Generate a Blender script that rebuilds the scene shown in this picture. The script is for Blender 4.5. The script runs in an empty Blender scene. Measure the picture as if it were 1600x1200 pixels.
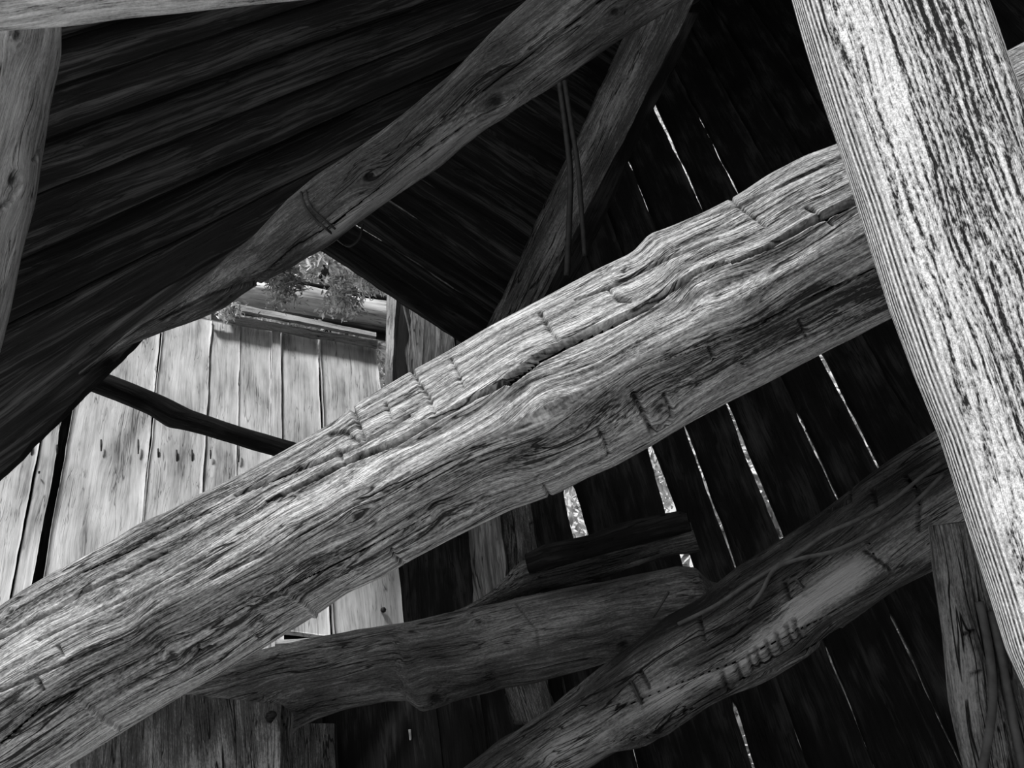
import bpy, math, random
import numpy as np
from mathutils import Matrix, Vector
random.seed(7)
sc = bpy.context.scene
COL = sc.collection

# ------------------------------------------------------------ camera, sky, sun, exposure
F = 1600.0                                   # focal length in pixels of the 1600x1200 frame
_Z = np.array([-380., 1731., -1600.]); _Z /= np.linalg.norm(_Z)      # zenith seen from the camera
_f = np.array([0, 0, -1.]); _Y = _f - _f.dot(_Z) * _Z; _Y /= np.linalg.norm(_Y)
_X = np.cross(_Y, _Z)
ROT = np.array([_X, _Y, _Z])                 # camera -> world
CAM = np.array([0., 0., 1.5])
cam_d = bpy.data.cameras.new('camera'); cam = bpy.data.objects.new('camera', cam_d); COL.objects.link(cam)
cam_d.sensor_width = 36; cam_d.lens = 36 * F / 1600; cam_d.clip_end = 300; cam_d.clip_start = 0.05
m = Matrix([[*ROT[i], CAM[i]] for i in range(3)] + [[0, 0, 0, 1]])
cam.matrix_world = m
sc.camera = cam
sc.view_settings.view_transform = 'Standard'; sc.view_settings.look = 'None'
sc.view_settings.gamma = 1; sc.view_settings.use_curve_mapping = False
sc.view_settings.exposure = 0.15

w = bpy.data.worlds.new('sky'); sc.world = w; w.use_nodes = True
wn = w.node_tree.nodes; wl = w.node_tree.links
bg = wn['Background']; bg.inputs['Strength'].default_value = 0.85
tc = wn.new('ShaderNodeTexCoord'); nz = wn.new('ShaderNodeTexNoise'); nz.inputs['Scale'].default_value = 2.0
rp = wn.new('ShaderNodeValToRGB'); rp.color_ramp.elements[0].position = .35; rp.color_ramp.elements[1].position = .7
rp.color_ramp.elements[0].color = (.8, .8, .8, 1); rp.color_ramp.elements[1].color = (1, 1, 1, 1)
wl.new(tc.outputs['Generated'], nz.inputs['Vector']); wl.new(nz.outputs['Fac'], rp.inputs['Fac']); wl.new(rp.outputs['Color'], bg.inputs['Color'])

sd = bpy.data.lights.new('sun', 'SUN'); sd.energy = 5.0; sd.angle = math.radians(9)
sun = bpy.data.objects.new('sun', sd); COL.objects.link(sun)
SUN_EL, SUN_AZ = 50, 14                       # behind the camera, a little to its left
_e, _a = math.radians(SUN_EL), math.radians(SUN_AZ)
sundir = Vector((-math.sin(_a) * math.cos(_e), -math.cos(_a) * math.cos(_e), math.sin(_e)))
sun.rotation_euler = sundir.to_track_quat('Z', 'Y').to_euler()

# ------------------------------------------------------------ helpers
def ray(x, y):
    return ROT @ np.array([(x - 800) / F, (600 - y) / F, -1.0])
def P(x, y, d): return CAM + ray(x, y) * d
def proj(V):
    q = (V - CAM) @ ROT                       # world -> camera
    return np.stack([800 - F * q[..., 0] / q[..., 2], 600 + F * q[..., 1] / q[..., 2]], -1)
def unit(v): return v / (np.linalg.norm(v) + 1e-12)

def _hash(ix, iy, iz, seed):
    h = (ix * 374761393 + iy * 668265263 + iz * 2147483647 + seed * 1274126177) & 0xffffffff
    h = ((h ^ (h >> 13)) * 1274126177) & 0xffffffff
    h = ((h ^ (h >> 16)) * 2246822519) & 0xffffffff
    return ((h ^ (h >> 15)) & 0xffffff) / float(0xffffff)
def vnoise(x, y, z=0.0, seed=0):
    x, y, z = np.broadcast_arrays(np.asarray(x, float), np.asarray(y, float), np.asarray(z, float))
    x0, y0, z0 = np.floor(x).astype(np.int64), np.floor(y).astype(np.int64), np.floor(z).astype(np.int64)
    fx, fy, fz = x - x0, y - y0, z - z0
    s = lambda t: t * t * (3 - 2 * t)
    fx, fy, fz = s(fx), s(fy), s(fz)
    r = 0
    for i in (0, 1):
        for j in (0, 1):
            for k in (0, 1):
                r = r + _hash(x0 + i, y0 + j, z0 + k, seed) * (fx if i else 1 - fx) * (fy if j else 1 - fy) * (fz if k else 1 - fz)
    return r * 2 - 1
def fbm(x, y, z=0.0, seed=0, o=3):
    r = 0; a = 1.0
    for i in range(o):
        r = r + a * vnoise(np.asarray(x) * 2 ** i, np.asarray(y) * 2 ** i, np.asarray(z) * 2 ** i, seed + i); a *= .5
    return r

def tag(o, label=None, cat=None, group=None, kind=None):
    if label: o['label'] = label
    if cat: o['category'] = cat
    if group: o['group'] = group
    if kind: o['kind'] = kind
    return o
def empty(name, loc):
    o = bpy.data.objects.new(name, None); COL.objects.link(o); o.location = Vector(loc); o.empty_display_size = .1
    return o
bpy.context.view_layer.update()
def mesh_obj(name, V, faces, mat, parent=None, gc=None, tone=None, frame=None, smooth=True):
    """V world coords (n,3); faces list/array; frame = (origin, 3x3 columns) gives the object's own axes."""
    V = np.asarray(V, float)
    if frame is None: frame = (V.mean(0), np.eye(3))
    o0, B = frame
    L = (V - o0) @ B
    me = bpy.data.meshes.new(name)
    faces = [tuple(int(i) for i in f) for f in faces] if not isinstance(faces, np.ndarray) else faces.tolist()
    me.from_pydata(L.tolist(), [], faces)
    if smooth: me.polygons.foreach_set('use_smooth', np.ones(len(me.polygons), bool))
    if gc is None: gc = L
    at = me.attributes.new('gc', 'FLOAT_VECTOR', 'POINT'); at.data.foreach_set('vector', np.asarray(gc, np.float32).ravel())
    if tone is None: tone = np.zeros(len(V))
    at = me.attributes.new('tone', 'FLOAT', 'POINT'); at.data.foreach_set('value', np.asarray(tone, np.float32).ravel())
    me.materials.append(mat); me.update()
    ob = bpy.data.objects.new(name, me); COL.objects.link(ob)
    M = Matrix([[*B[i], o0[i]] for i in range(3)] + [[0, 0, 0, 1]])
    if parent is not None:
        ob.parent = parent; ob.matrix_parent_inverse = Matrix.Identity(4)
        ob.matrix_local = WM(parent).inverted() @ M
    else:
        ob.matrix_world = M
    return ob
def WM(o):
    m_ = o.matrix_basis.copy()
    return (WM(o.parent) @ m_) if o.parent else m_

# ------------------------------------------------------------ wood material
def wood(name, dark, mid, light, grain=1.0, fine=1.0, rings=0.0, ring_f=260, bump=.6, speck=0.0, crack=.5, rough=.85, blotch=.5, bumpd=.004, pith=(0, 0), gs=1.0, lx=1.0, midp=.5, edge_lines=None):
    mt = bpy.data.materials.new(name); mt.use_nodes = True
    N, K = mt.node_tree.nodes, mt.node_tree.links
    bs = N['Principled BSDF']; bs.inputs['Roughness'].default_value = rough
    bs.inputs['Specular IOR Level'].default_value = .25 if mid > .15 else .06
    at = N.new('ShaderNodeAttribute'); at.attribute_name = 'gc'
    to = N.new('ShaderNodeAttribute'); to.attribute_name = 'tone'
    def mapping(s, src=None):
        mp = N.new('ShaderNodeVectorMath'); mp.operation = 'MULTIPLY'; mp.inputs[1].default_value = s
        K.new(src or at.outputs['Vector'], mp.inputs[0]); return mp.outputs[0]
    def noise(s, detail=3, rough_=.55, dist=0.0, src=None):
        n = N.new('ShaderNodeTexNoise'); n.inputs['Scale'].default_value = 1; n.inputs['Detail'].default_value = detail
        n.inputs['Roughness'].default_value = rough_; n.inputs['Distortion'].default_value = dist
        K.new(mapping(s, src), n.inputs['Vector']); return n.outputs['Fac']
    def math_(op, a, b=None, c=None, clamp=False):
        q = N.new('ShaderNodeMath'); q.operation = op; q.use_clamp = clamp
        for i, v in enumerate((a, b, c)):
            if v is None: continue
            if isinstance(v, (int, float)): q.inputs[i].default_value = v
            else: K.new(v, q.inputs[i])
        return q.outputs[0]
    def centred(v, amp): return math_('MULTIPLY', math_('SUBTRACT', v, .5), amp)
    # gentle waviness of the fibres
    wv = N.new('ShaderNodeTexNoise'); wv.inputs['Scale'].default_value = 1; wv.inputs['Detail'].default_value = 2
    K.new(mapping((2.2, 7, 7)), wv.inputs['Vector'])
    off = N.new('ShaderNodeVectorMath'); off.operation = 'SUBTRACT'; off.inputs[1].default_value = (.5, .5, .5); K.new(wv.outputs['Color'], off.inputs[0])
    ofs = N.new('ShaderNodeVectorMath'); ofs.operation = 'MULTIPLY'; ofs.inputs[1].default_value = (0, .05, .05); K.new(off.outputs[0], ofs.inputs[0])
    add = N.new('ShaderNodeVectorMath'); add.operation = 'ADD'; K.new(at.outputs['Vector'], add.inputs[0]); K.new(ofs.outputs[0], add.inputs[1])
    W = add.outputs[0]
    g1 = noise((3.2 * gs * lx, 85 * gs, 85 * gs), 4, .62, 0, W)        # broad fibres
    g2 = noise((12 * gs * lx, 330 * gs, 330 * gs), 3, .7, 0, W)     # fine fibres
    bl = noise((3.2 * lx, 9, 9), 3, .55)
    calm = None
    if edge_lines:
        sy = N.new('ShaderNodeSeparateXYZ'); K.new(at.outputs['Vector'], sy.inputs[0])
        mr = N.new('ShaderNodeMapRange'); mr.interpolation_type = 'SMOOTHSTEP'; K.new(sy.outputs[1], mr.inputs['Value'])
        mr.inputs['From Min'].default_value = edge_lines[0]; mr.inputs['From Max'].default_value = edge_lines[1]
        calm = mr.outputs['Result']
    v = math_('ADD', centred(g1, 1.5 * grain), centred(g2, 1.5 * fine))
    v = math_('ADD', v, centred(bl, 1.3 * blotch))
    ht = math_('ADD', centred(g1, 1.0), centred(g2, .6))
    if rings:
        sx = N.new('ShaderNodeSeparateXYZ'); K.new(W, sx.inputs[0])
        rr = math_('SQRT', math_('ADD', math_('POWER', math_('SUBTRACT', sx.outputs[1], pith[0]), 2.0), math_('POWER', math_('SUBTRACT', sx.outputs[2], pith[1]), 2.0)))
        rr = math_('ADD', rr, centred(noise((1.3, 6, 6), 2, .5), .07))
        rr = math_('ADD', rr, centred(noise((14, 60, 60), 2, .5), .006))
        si = math_('SINE', math_('MULTIPLY', rr, ring_f))
        fade = noise((2, 10, 10), 2)
        amp = math_('ADD', fade, .25)
        if calm: amp = math_('MULTIPLY', amp, math_('SUBTRACT', 1.0, calm))
        if calm: v = math_('MULTIPLY', v, math_('SUBTRACT', 1.0, math_('MULTIPLY', calm, .65)))
        v = math_('ADD', v, math_('MULTIPLY', math_('MULTIPLY', si, rings), amp))
        if calm:
            pos = math_('ADD', math_('SUBTRACT', sy.outputs[1], math_('MULTIPLY', sy.outputs[2], .8)), centred(noise((1.0, 5, 5), 2, .5), .012))
            ls = math_('SINE', math_('MULTIPLY', pos, 760.0))
            v = math_('ADD', v, math_('MULTIPLY', math_('MULTIPLY', ls, calm), .38))
            ht = math_('ADD', ht, math_('MULTIPLY', math_('MULTIPLY', ls, calm), .5))
        ht = math_('ADD', ht, math_('MULTIPLY', si, rings * .8))
    if speck:
        sp = noise((90, 260, 260), 2, .7, 0, W)
        sc_ = centred(sp, 2.0 * speck)
        if calm: sc_ = math_('MULTIPLY', sc_, math_('SUBTRACT', 1.0, math_('MULTIPLY', calm, .7)))
        v = math_('ADD', v, sc_)
        ht = math_('ADD', ht, centred(sp, speck))
    if crack:                                   # thin dark checks along the fibre
        c = noise((1.5, 26, 26), 2, .5, 0, W)
        ab = math_('ABSOLUTE', math_('SUBTRACT', c, .5))
        ln = math_('SUBTRACT', 1.0, math_('MULTIPLY', ab, 70), None, True)
        msk = math_('MULTIPLY', math_('SUBTRACT', noise((1.1, 8, 8), 2), .47), 9, None, True)
        ln = math_('MULTIPLY', ln, msk)
        v = math_('SUBTRACT', v, math_('MULTIPLY', ln, crack))
        ht = math_('SUBTRACT', ht, math_('MULTIPLY', ln, crack * 1.5))
        c2 = noise((3.5, 70, 70), 2, .5, 0, W)
        l2 = math_('SUBTRACT', 1.0, math_('MULTIPLY', math_('ABSOLUTE', math_('SUBTRACT', c2, .52)), 45), None, True)
        m2 = math_('MULTIPLY', math_('SUBTRACT', noise((2.4, 20, 20), 2), .46), 8, None, True)
        l2 = math_('MULTIPLY', l2, m2)
        v = math_('SUBTRACT', v, math_('MULTIPLY', l2, crack * .8))
        ht = math_('SUBTRACT', ht, math_('MULTIPLY', l2, crack))
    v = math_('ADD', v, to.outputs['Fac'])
    v = math_('ADD', v, .5)
    cr = N.new('ShaderNodeValToRGB'); e = cr.color_ramp.elements
    e[0].position = .08; e[0].color = (dark, dark, dark, 1); e[1].position = .95; e[1].color = (light, light, light, 1)
    q = e.new(midp); q.color = (mid, mid, mid, 1)
    K.new(v, cr.inputs['Fac']); K.new(cr.outputs['Color'], bs.inputs['Base Color'])
    bp = N.new('ShaderNodeBump'); bp.inputs['Strength'].default_value = bump; bp.inputs['Distance'].default_value = bumpd
    K.new(ht, bp.inputs['Height']); K.new(bp.outputs['Normal'], bs.inputs['Normal'])
    return mt
def plain(name, c, rough=.7, metal=0):
    mt = bpy.data.materials.new(name); mt.use_nodes = True; N, K = mt.node_tree.nodes, mt.node_tree.links
    bs = N['Principled BSDF']; bs.inputs['Roughness'].default_value = rough; bs.inputs['Metallic'].default_value = metal
    n = N.new('ShaderNodeTexNoise'); n.inputs['Scale'].default_value = 35; n.inputs['Detail'].default_value = 4
    t = N.new('ShaderNodeTexCoord'); K.new(t.outputs['Object'], n.inputs['Vector'])
    cr = N.new('ShaderNodeValToRGB'); cr.color_ramp.elements[0].color = (c * .5,) * 3 + (1,); cr.color_ramp.elements[1].color = (min(1, c * 1.5),) * 3 + (1,)
    cr.color_ramp.elements[0].position = .3; cr.color_ramp.elements[1].position = .7
    K.new(n.outputs['Fac'], cr.inputs['Fac']); K.new(cr.outputs['Color'], bs.inputs['Base Color']); return mt

M_BEAM = wood('weathered_hewn_wood', .025, .26, .66, grain=1.0, fine=.9, rings=.10, ring_f=420, bump=1, speck=.5, crack=.8, blotch=.25, bumpd=.006, gs=1.15, lx=.55)
M_POST = wood('bleached_post_wood', .018, .45, .90, grain=1.35, fine=1.2, rings=.34, ring_f=900, bump=.8, speck=1.2, crack=.5, blotch=.25, bumpd=.003, pith=(-.30, .03), gs=1.0, lx=.4, midp=.45, edge_lines=(.075, .105))
M_FASCIA = wood('bleached_fascia_wood', .04, .55, .95, grain=.8, fine=.6, rings=.1, ring_f=700, bump=.5, speck=.3, crack=.3, blotch=.3, bumpd=.003, pith=(.30, -.05))
M_WALL = wood('pale_barn_boards', .10, .50, .80, grain=.45, fine=.35, rings=.08, ring_f=180, bump=.4, crack=.4, blotch=.9, pith=(.02, .05), gs=.6)
M_DARK = wood('dark_barn_boards', .003, .007, .035, grain=.5, fine=.4, bump=.6, crack=.4, blotch=.9, gs=.5)  # interior darkness is partly put into this near-black colour
M_ROOF = wood('shaded_roof_boards', .005, .012, .07, grain=.9, fine=.5, bump=.5, crack=.3, blotch=.7, gs=.45, lx=.35)  # shade under the roof is put into this low colour
M_LOG = wood('barked_log_wood', .015, .075, .26, grain=.5, fine=.6, bump=.9, speck=.3, crack=.6, blotch=.9, bumpd=.006, gs=.8)
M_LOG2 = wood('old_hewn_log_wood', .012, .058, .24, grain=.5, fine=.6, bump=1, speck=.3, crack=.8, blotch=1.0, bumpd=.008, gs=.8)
M_TRIM = wood('grey_trim_board', .03, .27, .52, grain=.6, fine=.6, bump=.7, speck=.2, crack=.5, blotch=.6)
M_MID = wood('shadowed_grey_board', .02, .09, .26, grain=.9, fine=.6, bump=.7, crack=.6, blotch=.6, gs=.6)  # darker copy of the trim grey, painting shade on these boards
M_WIRE = plain('rusted_wire', .05, .6, .3)
M_CABLE = plain('old_cable', .035, .7)
M_NAIL = plain('rusted_nail', .02, .6, .4)
M_VINE = plain('dry_stem', .35, .8)

# ------------------------------------------------------------ timbers (hewn beams, posts, logs)
SURF = {}
def on(key, pts, lift=.008):
    """points lying on the near surface of an already built timber"""
    V = SURF[key]; px = proj(V); dp = -((V - CAM) @ ROT)[:, 2]; out = []
    for x, y in pts:
        r = np.hypot(px[:, 0] - x, px[:, 1] - y); k = np.argsort(r)[:14]
        out.append(P(x, y, dp[k].min() - lift))
    return out
def interp(poly, u): 
    p = np.asarray(poly, float); return np.interp(u, p[:, 0], p[:, 1])
def chaikin(pts, n=2):
    p = np.asarray(pts, float)
    for _ in range(n):
        q = np.roll(p, -1, 0); p = np.stack([.8 * p + .2 * q, .2 * p + .8 * q], 1).reshape(-1, 2)
    return p
CIRC = [(math.cos(a), math.sin(a)) for a in np.linspace(0, 2 * math.pi, 48, endpoint=False)]
def section(pts, M, dense):
    p = np.asarray(pts, float); p = np.vstack([p, p[:1]])
    seg = np.linalg.norm(np.diff(p, axis=0), axis=1); mid_n = (p[1:, 1] + p[:-1, 1]) / 2
    wgt = seg * np.where(mid_n > -.25, dense, 1)
    c = np.concatenate([[0], np.cumsum(wgt)]); t = np.linspace(0, c[-1], M, endpoint=False)
    return np.stack([np.interp(t, c, p[:, 0]), np.interp(t, c, p[:, 1])], 1)
def timber(name, A, B, dA, dB, top, bot, mat, sec=CIRC, N=200, M=64, dense=3, thick=1.0, parent=None,
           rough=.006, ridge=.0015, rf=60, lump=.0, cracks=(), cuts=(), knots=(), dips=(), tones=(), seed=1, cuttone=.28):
    """A,B: ends of the axis (pixels of the photograph), dA,dB their distances; top/bot: outline of the piece."""
    A, B = np.array(A, float), np.array(B, float); D = B - A; Lp = np.linalg.norm(D); D /= Lp
    Pn = np.array([D[1], -D[0]])                          # image 'up' side
    if Pn[1] > 0 or (abs(Pn[1]) < .35 and Pn[0] > 0): Pn = -Pn
    def rot(poly):
        q = np.array([[(np.array(c) - A) @ D, (np.array(c) - A) @ Pn] for c in poly]); return q[np.argsort(q[:, 0])]
    tp, bt = rot(top), rot(bot)
    a3, b3 = P(*A, dA), P(*B, dB)
    t3 = unit(b3 - a3)
    s = np.linspace(0, 1, N)
    C3 = a3 + np.outer(s, b3 - a3)
    pc = proj(C3); U = (pc - A) @ D
    dep = -((C3 - CAM) @ ROT)[:, 2]
    vt, vb = interp(tp, U), interp(bt, U)
    k = max(3, N // 120); ker = np.ones(k) / k
    vt = np.convolve(np.pad(vt, k // 2, 'edge'), ker, 'valid')[:N]; vb = np.convolve(np.pad(vb, k // 2, 'edge'), ker, 'valid')[:N]
    mid = P(*((A + B) / 2), (dA + dB) / 2) - CAM
    n3 = -unit(mid); n3 = unit(n3 - n3.dot(t3) * t3); w3 = np.cross(n3, t3)
    wi = ROT.T @ w3
    if wi[0] * Pn[0] - wi[1] * Pn[1] < 0: w3 = -w3
    h = (vt - vb) / 2 * dep / F; c0 = (vt + vb) / 2 * dep / F
    S = section(sec, M, dense)
    hn = np.full(N, h.mean()) * .5 + h * .5
    wv = c0[:, None] + S[None, :, 0] * h[:, None]
    nv = S[None, :, 1] * hn[:, None] * thick
    along = (s * np.linalg.norm(b3 - a3))[:, None] + np.zeros((N, M))
    V = C3[:, None, :] + wv[..., None] * w3 + nv[..., None] * n3
    # outward normals of the section
    tg = np.roll(S, -1, 0) - np.roll(S, 1, 0); no = np.stack([tg[:, 1], -tg[:, 0]], 1); no /= np.linalg.norm(no, axis=1)[:, None] + 1e-9
    if (no * (S - S.mean(0))).sum() < 0: no = -no
    no3 = no[:, :1] * w3 + no[:, 1:] * n3
    gy, gz = wv - c0[:, None] * .7, nv
    so = seed * 3.7
    d = rough * fbm(along * 2.5 + so, gy * 7, gz * 7, seed) + lump * fbm(along * 1.2 + so, gy * 2.5, gz * 2.5, seed + 9, 2)
    d = d + ridge * fbm(along * 6 + so, gy * rf, gz * rf, seed + 3, 2)
    tone = np.zeros((N, M)); dy = np.zeros((N, M))
    px = proj(V)
    front = np.broadcast_to((no[:, 1] > -.3)[None, :], (N, M))
    mpp = np.broadcast_to((dep / F)[:, None], (N, M))
    def polydist(poly, wid):
        best = np.full((N, M), 1e9); bw = np.zeros((N, M)); poly = np.asarray(poly, float)
        if len(wid) != len(poly): wid = np.interp(np.linspace(0, 1, len(poly)), np.linspace(0, 1, len(wid)), wid)
        for i in range(len(poly) - 1):
            e = poly[i + 1] - poly[i]; L2 = e @ e
            tt = np.clip(((px - poly[i]) @ e) / L2, 0, 1)
            jj = vnoise(tt * math.sqrt(L2) / 14 + i * 7, 0.5, 0, seed + 31) * 1.2
            dd = np.linalg.norm(px - (poly[i] + tt[..., None] * e), axis=-1) + 0 * jj
            ww = wid[i] + (wid[i + 1] - wid[i]) * tt
            r = dd - ww; m_ = r < best - bw * 0
            best = np.where(m_, r, best); bw = np.where(m_, ww, bw)
        return best, bw
    hole = np.zeros((N, M), bool)
    for poly, wid, depth in cracks:                     # long checks: steep sided grooves
        r, ww = polydist(poly, wid)
        g = np.clip(1 - (r + ww) / (ww + 1.2), 0, 1); g = np.where(ww + r < 1e8, g, 0)
        d = d - np.where(front, depth * (.4 if max(wid) >= 2.5 else 1) * np.clip(g * 1.8, 0, 1), 0)
        if max(wid) >= 2.5: hole |= front & (r < -.15 * ww - .35) & (ww > 1.3)
        lip = np.exp(-np.clip(r, 0, 60) ** 2 / 40) * np.where(r > .5, 1, 0)
        d = d + np.where(front, lip * depth * .05, 0)
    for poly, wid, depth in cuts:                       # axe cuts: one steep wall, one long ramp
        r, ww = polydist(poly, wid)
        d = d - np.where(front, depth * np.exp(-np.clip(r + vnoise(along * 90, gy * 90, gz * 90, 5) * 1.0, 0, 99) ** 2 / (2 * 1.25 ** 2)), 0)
        tone = tone - np.where(front & (depth > 0), cuttone * np.exp(-np.clip(r + .6, 0, 99) ** 2 / (2 * .8 ** 2)), 0)  # cut grooves also darkened in colour, standing in for shade
    for (kx, ky, kr, kd) in knots:
        q = px - np.array([kx, ky]); uu, vv = q @ D, q @ Pn
        rr = np.sqrt((uu / 1.5) ** 2 + vv ** 2)
        d = d + np.where(front, kd * (np.exp(-(rr / kr) ** 2) - 1.6 * np.exp(-(rr / (kr * .33)) ** 2) + .25 * np.sin(rr / kr * 12) * np.exp(-(rr / kr) ** 2)), 0)
        dy = dy + np.where(front, np.sign(vv) * kr * .9 * (1 - np.exp(-np.abs(vv) / kr * 1.5)) * np.exp(-(uu / (kr * 2.2)) ** 2) * np.exp(-np.abs(vv) / (kr * 2.5)), 0) * mpp
        tone = tone - np.where(front, (.5 if abs(kd) > .0025 else 0) * np.exp(-(rr / (kr * .35)) ** 2), 0)
    for poly, wid, depth in dips:                       # broad hollows and ridges
        r, ww = polydist(poly, [0.0]); wid_ = wid
        d = d - np.where(front, depth * np.exp(-(r / wid_) ** 2), 0)
    for poly, wid, amt in tones:                        # soft bands of lighter or darker colour, some painting light and shade
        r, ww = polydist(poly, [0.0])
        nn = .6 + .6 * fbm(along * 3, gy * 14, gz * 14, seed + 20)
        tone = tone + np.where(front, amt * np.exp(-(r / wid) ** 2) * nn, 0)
    V = V + d[..., None] * no3[None]
    gc = np.stack([along + so, gy - dy * 1.0, gz + so * .1], -1)
    V = V.reshape(-1, 3)
    i, j = np.meshgrid(np.arange(N - 1), np.arange(M), indexing='ij'); j2 = (j + 1) % M
    Fq = np.stack([i * M + j, i * M + j2, (i + 1) * M + j2, (i + 1) * M + j], -1).reshape(-1, 4)
    # keep outward orientation
    p0, p1, p2 = V[Fq[0][0]], V[Fq[0][1]], V[Fq[0][2]]
    if np.dot(np.cross(p1 - p0, p2 - p0), no3[0]) < 0: Fq = Fq[:, ::-1]
    keep = ~np.all(hole.ravel()[Fq], axis=1)
    flip = np.dot(np.cross(p1 - p0, p2 - p0), no3[0]) < 0
    faces = Fq[keep].tolist()
    # end caps with a centre vertex
    g = gc.reshape(-1, 3); tn = tone.ravel()
    for e, base in ((0, 0), (1, (N - 1) * M)):
        cidx = len(V); V = np.vstack([V, V[base:base + M].mean(0)]); g = np.vstack([g, g[base:base + M].mean(0)]); tn = np.append(tn, 0)
        for jj in range(M):
            f = (base + jj, cidx, base + (jj + 1) % M); faces.append(f if (e == 0) != (not flip) else f[::-1])
    SURF[name + str(seed)] = V
    ob = mesh_obj(name, V, faces, mat, parent, g, tn, frame=(a3, np.stack([t3, np.cross(unit(n3), t3), n3], 1)))
    return ob

def plank(name, a0, a1, b0, b1, thick, mat, parent=None, N=40, K=10, back=None, edge=.004, warp=.003, seed=1, curve=None, top_edge=0.0, ridge=.0008, gap0=None, gap1=None):
    """Board with ends a0-a1 and b0-b1 (world); back = direction of its thickness."""
    a0, a1, b0, b1 = [np.asarray(q, float) for q in (a0, a1, b0, b1)]
    nrm = unit(np.cross(b0 - a0, a1 - a0))
    if back is None: back = unit((a0 + b1) / 2 - CAM)
    if nrm.dot(back) < 0: nrm = -nrm
    t = unit((b0 + b1) / 2 - (a0 + a1) / 2); L = np.linalg.norm((b0 + b1) / 2 - (a0 + a1) / 2); wd = unit((a1 - a0) - (a1 - a0).dot(t) * t)
    s = np.linspace(0, 1, N)[:, None]; k = np.linspace(0, 1, K)[None, :]
    so = seed * 2.31
    E0 = edge * fbm(s[:, 0] * L * 6 + so, .3, 0, seed, 4); E1 = edge * fbm(s[:, 0] * L * 6 + so, .7, 0, seed + 5, 4)
    if gap0 is not None: E0 = E0 + gap0(s[:, 0])
    if gap1 is not None: E1 = E1 - gap1(s[:, 0])
    lo = a0 + s * (b0 - a0) + E0[:, None] * wd; hi = a1 + s * (b1 - a1) + E1[:, None] * wd
    G = lo[:, None, :] + k[..., None] * (hi - lo)[:, None, :]
    ln = (s * L) + 0 * k
    G = G + (np.abs(s - 1) < 1e-9)[..., None] * top_edge * fbm(k * 3 + so, .2, 0, seed + 8)[..., None] * t
    ac = (G - a0) @ wd
    wz = warp * fbm(ln * 1.5 + so, ac * 5, 0, seed + 2) + ridge * fbm(ln * 4 + so, ac * 90, 0, seed + 4, 2)
    Fr = G + wz[..., None] * nrm; Bk = G + (wz * .3 + thick)[..., None] * nrm
    V = np.concatenate([Fr.reshape(-1, 3), Bk.reshape(-1, 3)]); n0 = N * K
    i, j = np.meshgrid(np.arange(N - 1), np.arange(K - 1), indexing='ij')
    q = np.stack([i * K + j, (i + 1) * K + j, (i + 1) * K + j + 1, i * K + j + 1], -1).reshape(-1, 4)
    p0, p1, p2 = V[q[0][0]], V[q[0][1]], V[q[0][2]]
    if np.dot(np.cross(p1 - p0, p2 - p0), nrm) > 0: q = q[:, ::-1]; fl = True
    else: fl = False
    faces = q.tolist() + (q[:, ::-1] + n0).tolist()
    ring = [i_ * K for i_ in range(N)] + [(N - 1) * K + j_ for j_ in range(1, K)] + [i_ * K + K - 1 for i_ in range(N - 2, -1, -1)] + [j_ for j_ in range(K - 2, 0, -1)]
    for a, b in zip(ring, ring[1:] + ring[:1]):
        f = (a, a + n0, b + n0, b); faces.append(f if fl else f[::-1])
    gc = np.stack([ln + so, ac, 0 * ac], -1).reshape(-1, 3); gc = np.concatenate([gc, gc + np.array([0, 0, thick])]); gc[:, 2] += seed * .37
    ob = mesh_obj(name, V, faces, mat, parent, gc, None, frame=((a0 + a1) / 2, np.stack([t, wd, np.cross(t, wd)], 1)))
    md = ob.data
    sh = np.ones(len(md.polygons), bool); sh[2 * len(q):] = False; md.polygons.foreach_set('use_smooth', sh)
    return ob

def tube(name, pts, rad, mat, parent=None, nr=8, sub=8):
    """smooth round cable / twig / wire through world points"""
    p = np.asarray(pts, float)
    if len(p) > 2:
        out = []
        q = np.vstack([2 * p[0] - p[1], p, 2 * p[-1] - p[-2]])
        for i in range(1, len(q) - 2):
            for t in np.linspace(0, 1, sub, endpoint=False):
                out.append(.5 * ((2 * q[i]) + (-q[i - 1] + q[i + 1]) * t + (2 * q[i - 1] - 5 * q[i] + 4 * q[i + 1] - q[i + 2]) * t * t + (-q[i - 1] + 3 * q[i] - 3 * q[i + 1] + q[i + 2]) * t ** 3))
        out.append(p[-1]); p = np.array(out)
    r = np.interp(np.linspace(0, 1, len(p)), np.linspace(0, 1, len(np.atleast_1d(rad))), np.atleast_1d(rad))
    V, Fc = [], []; up = np.array([.3, .5, .81])
    for i in range(len(p)):
        t = unit(p[min(i + 1, len(p) - 1)] - p[max(i - 1, 0)]); a = unit(np.cross(t, up)); b = np.cross(t, a)
        for k in range(nr):
            th = 2 * math.pi * k / nr; V.append(p[i] + r[i] * (math.cos(th) * a + math.sin(th) * b))
    for i in range(len(p) - 1):
        for k in range(nr): Fc.append((i * nr + k, i * nr + (k + 1) % nr, (i + 1) * nr + (k + 1) % nr, (i + 1) * nr + k))
    Fc.append(tuple(range(nr))[::-1]); Fc.append(tuple((len(p) - 1) * nr + k for k in range(nr)))
    return mesh_obj(name, V, Fc, mat, parent)

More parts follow.
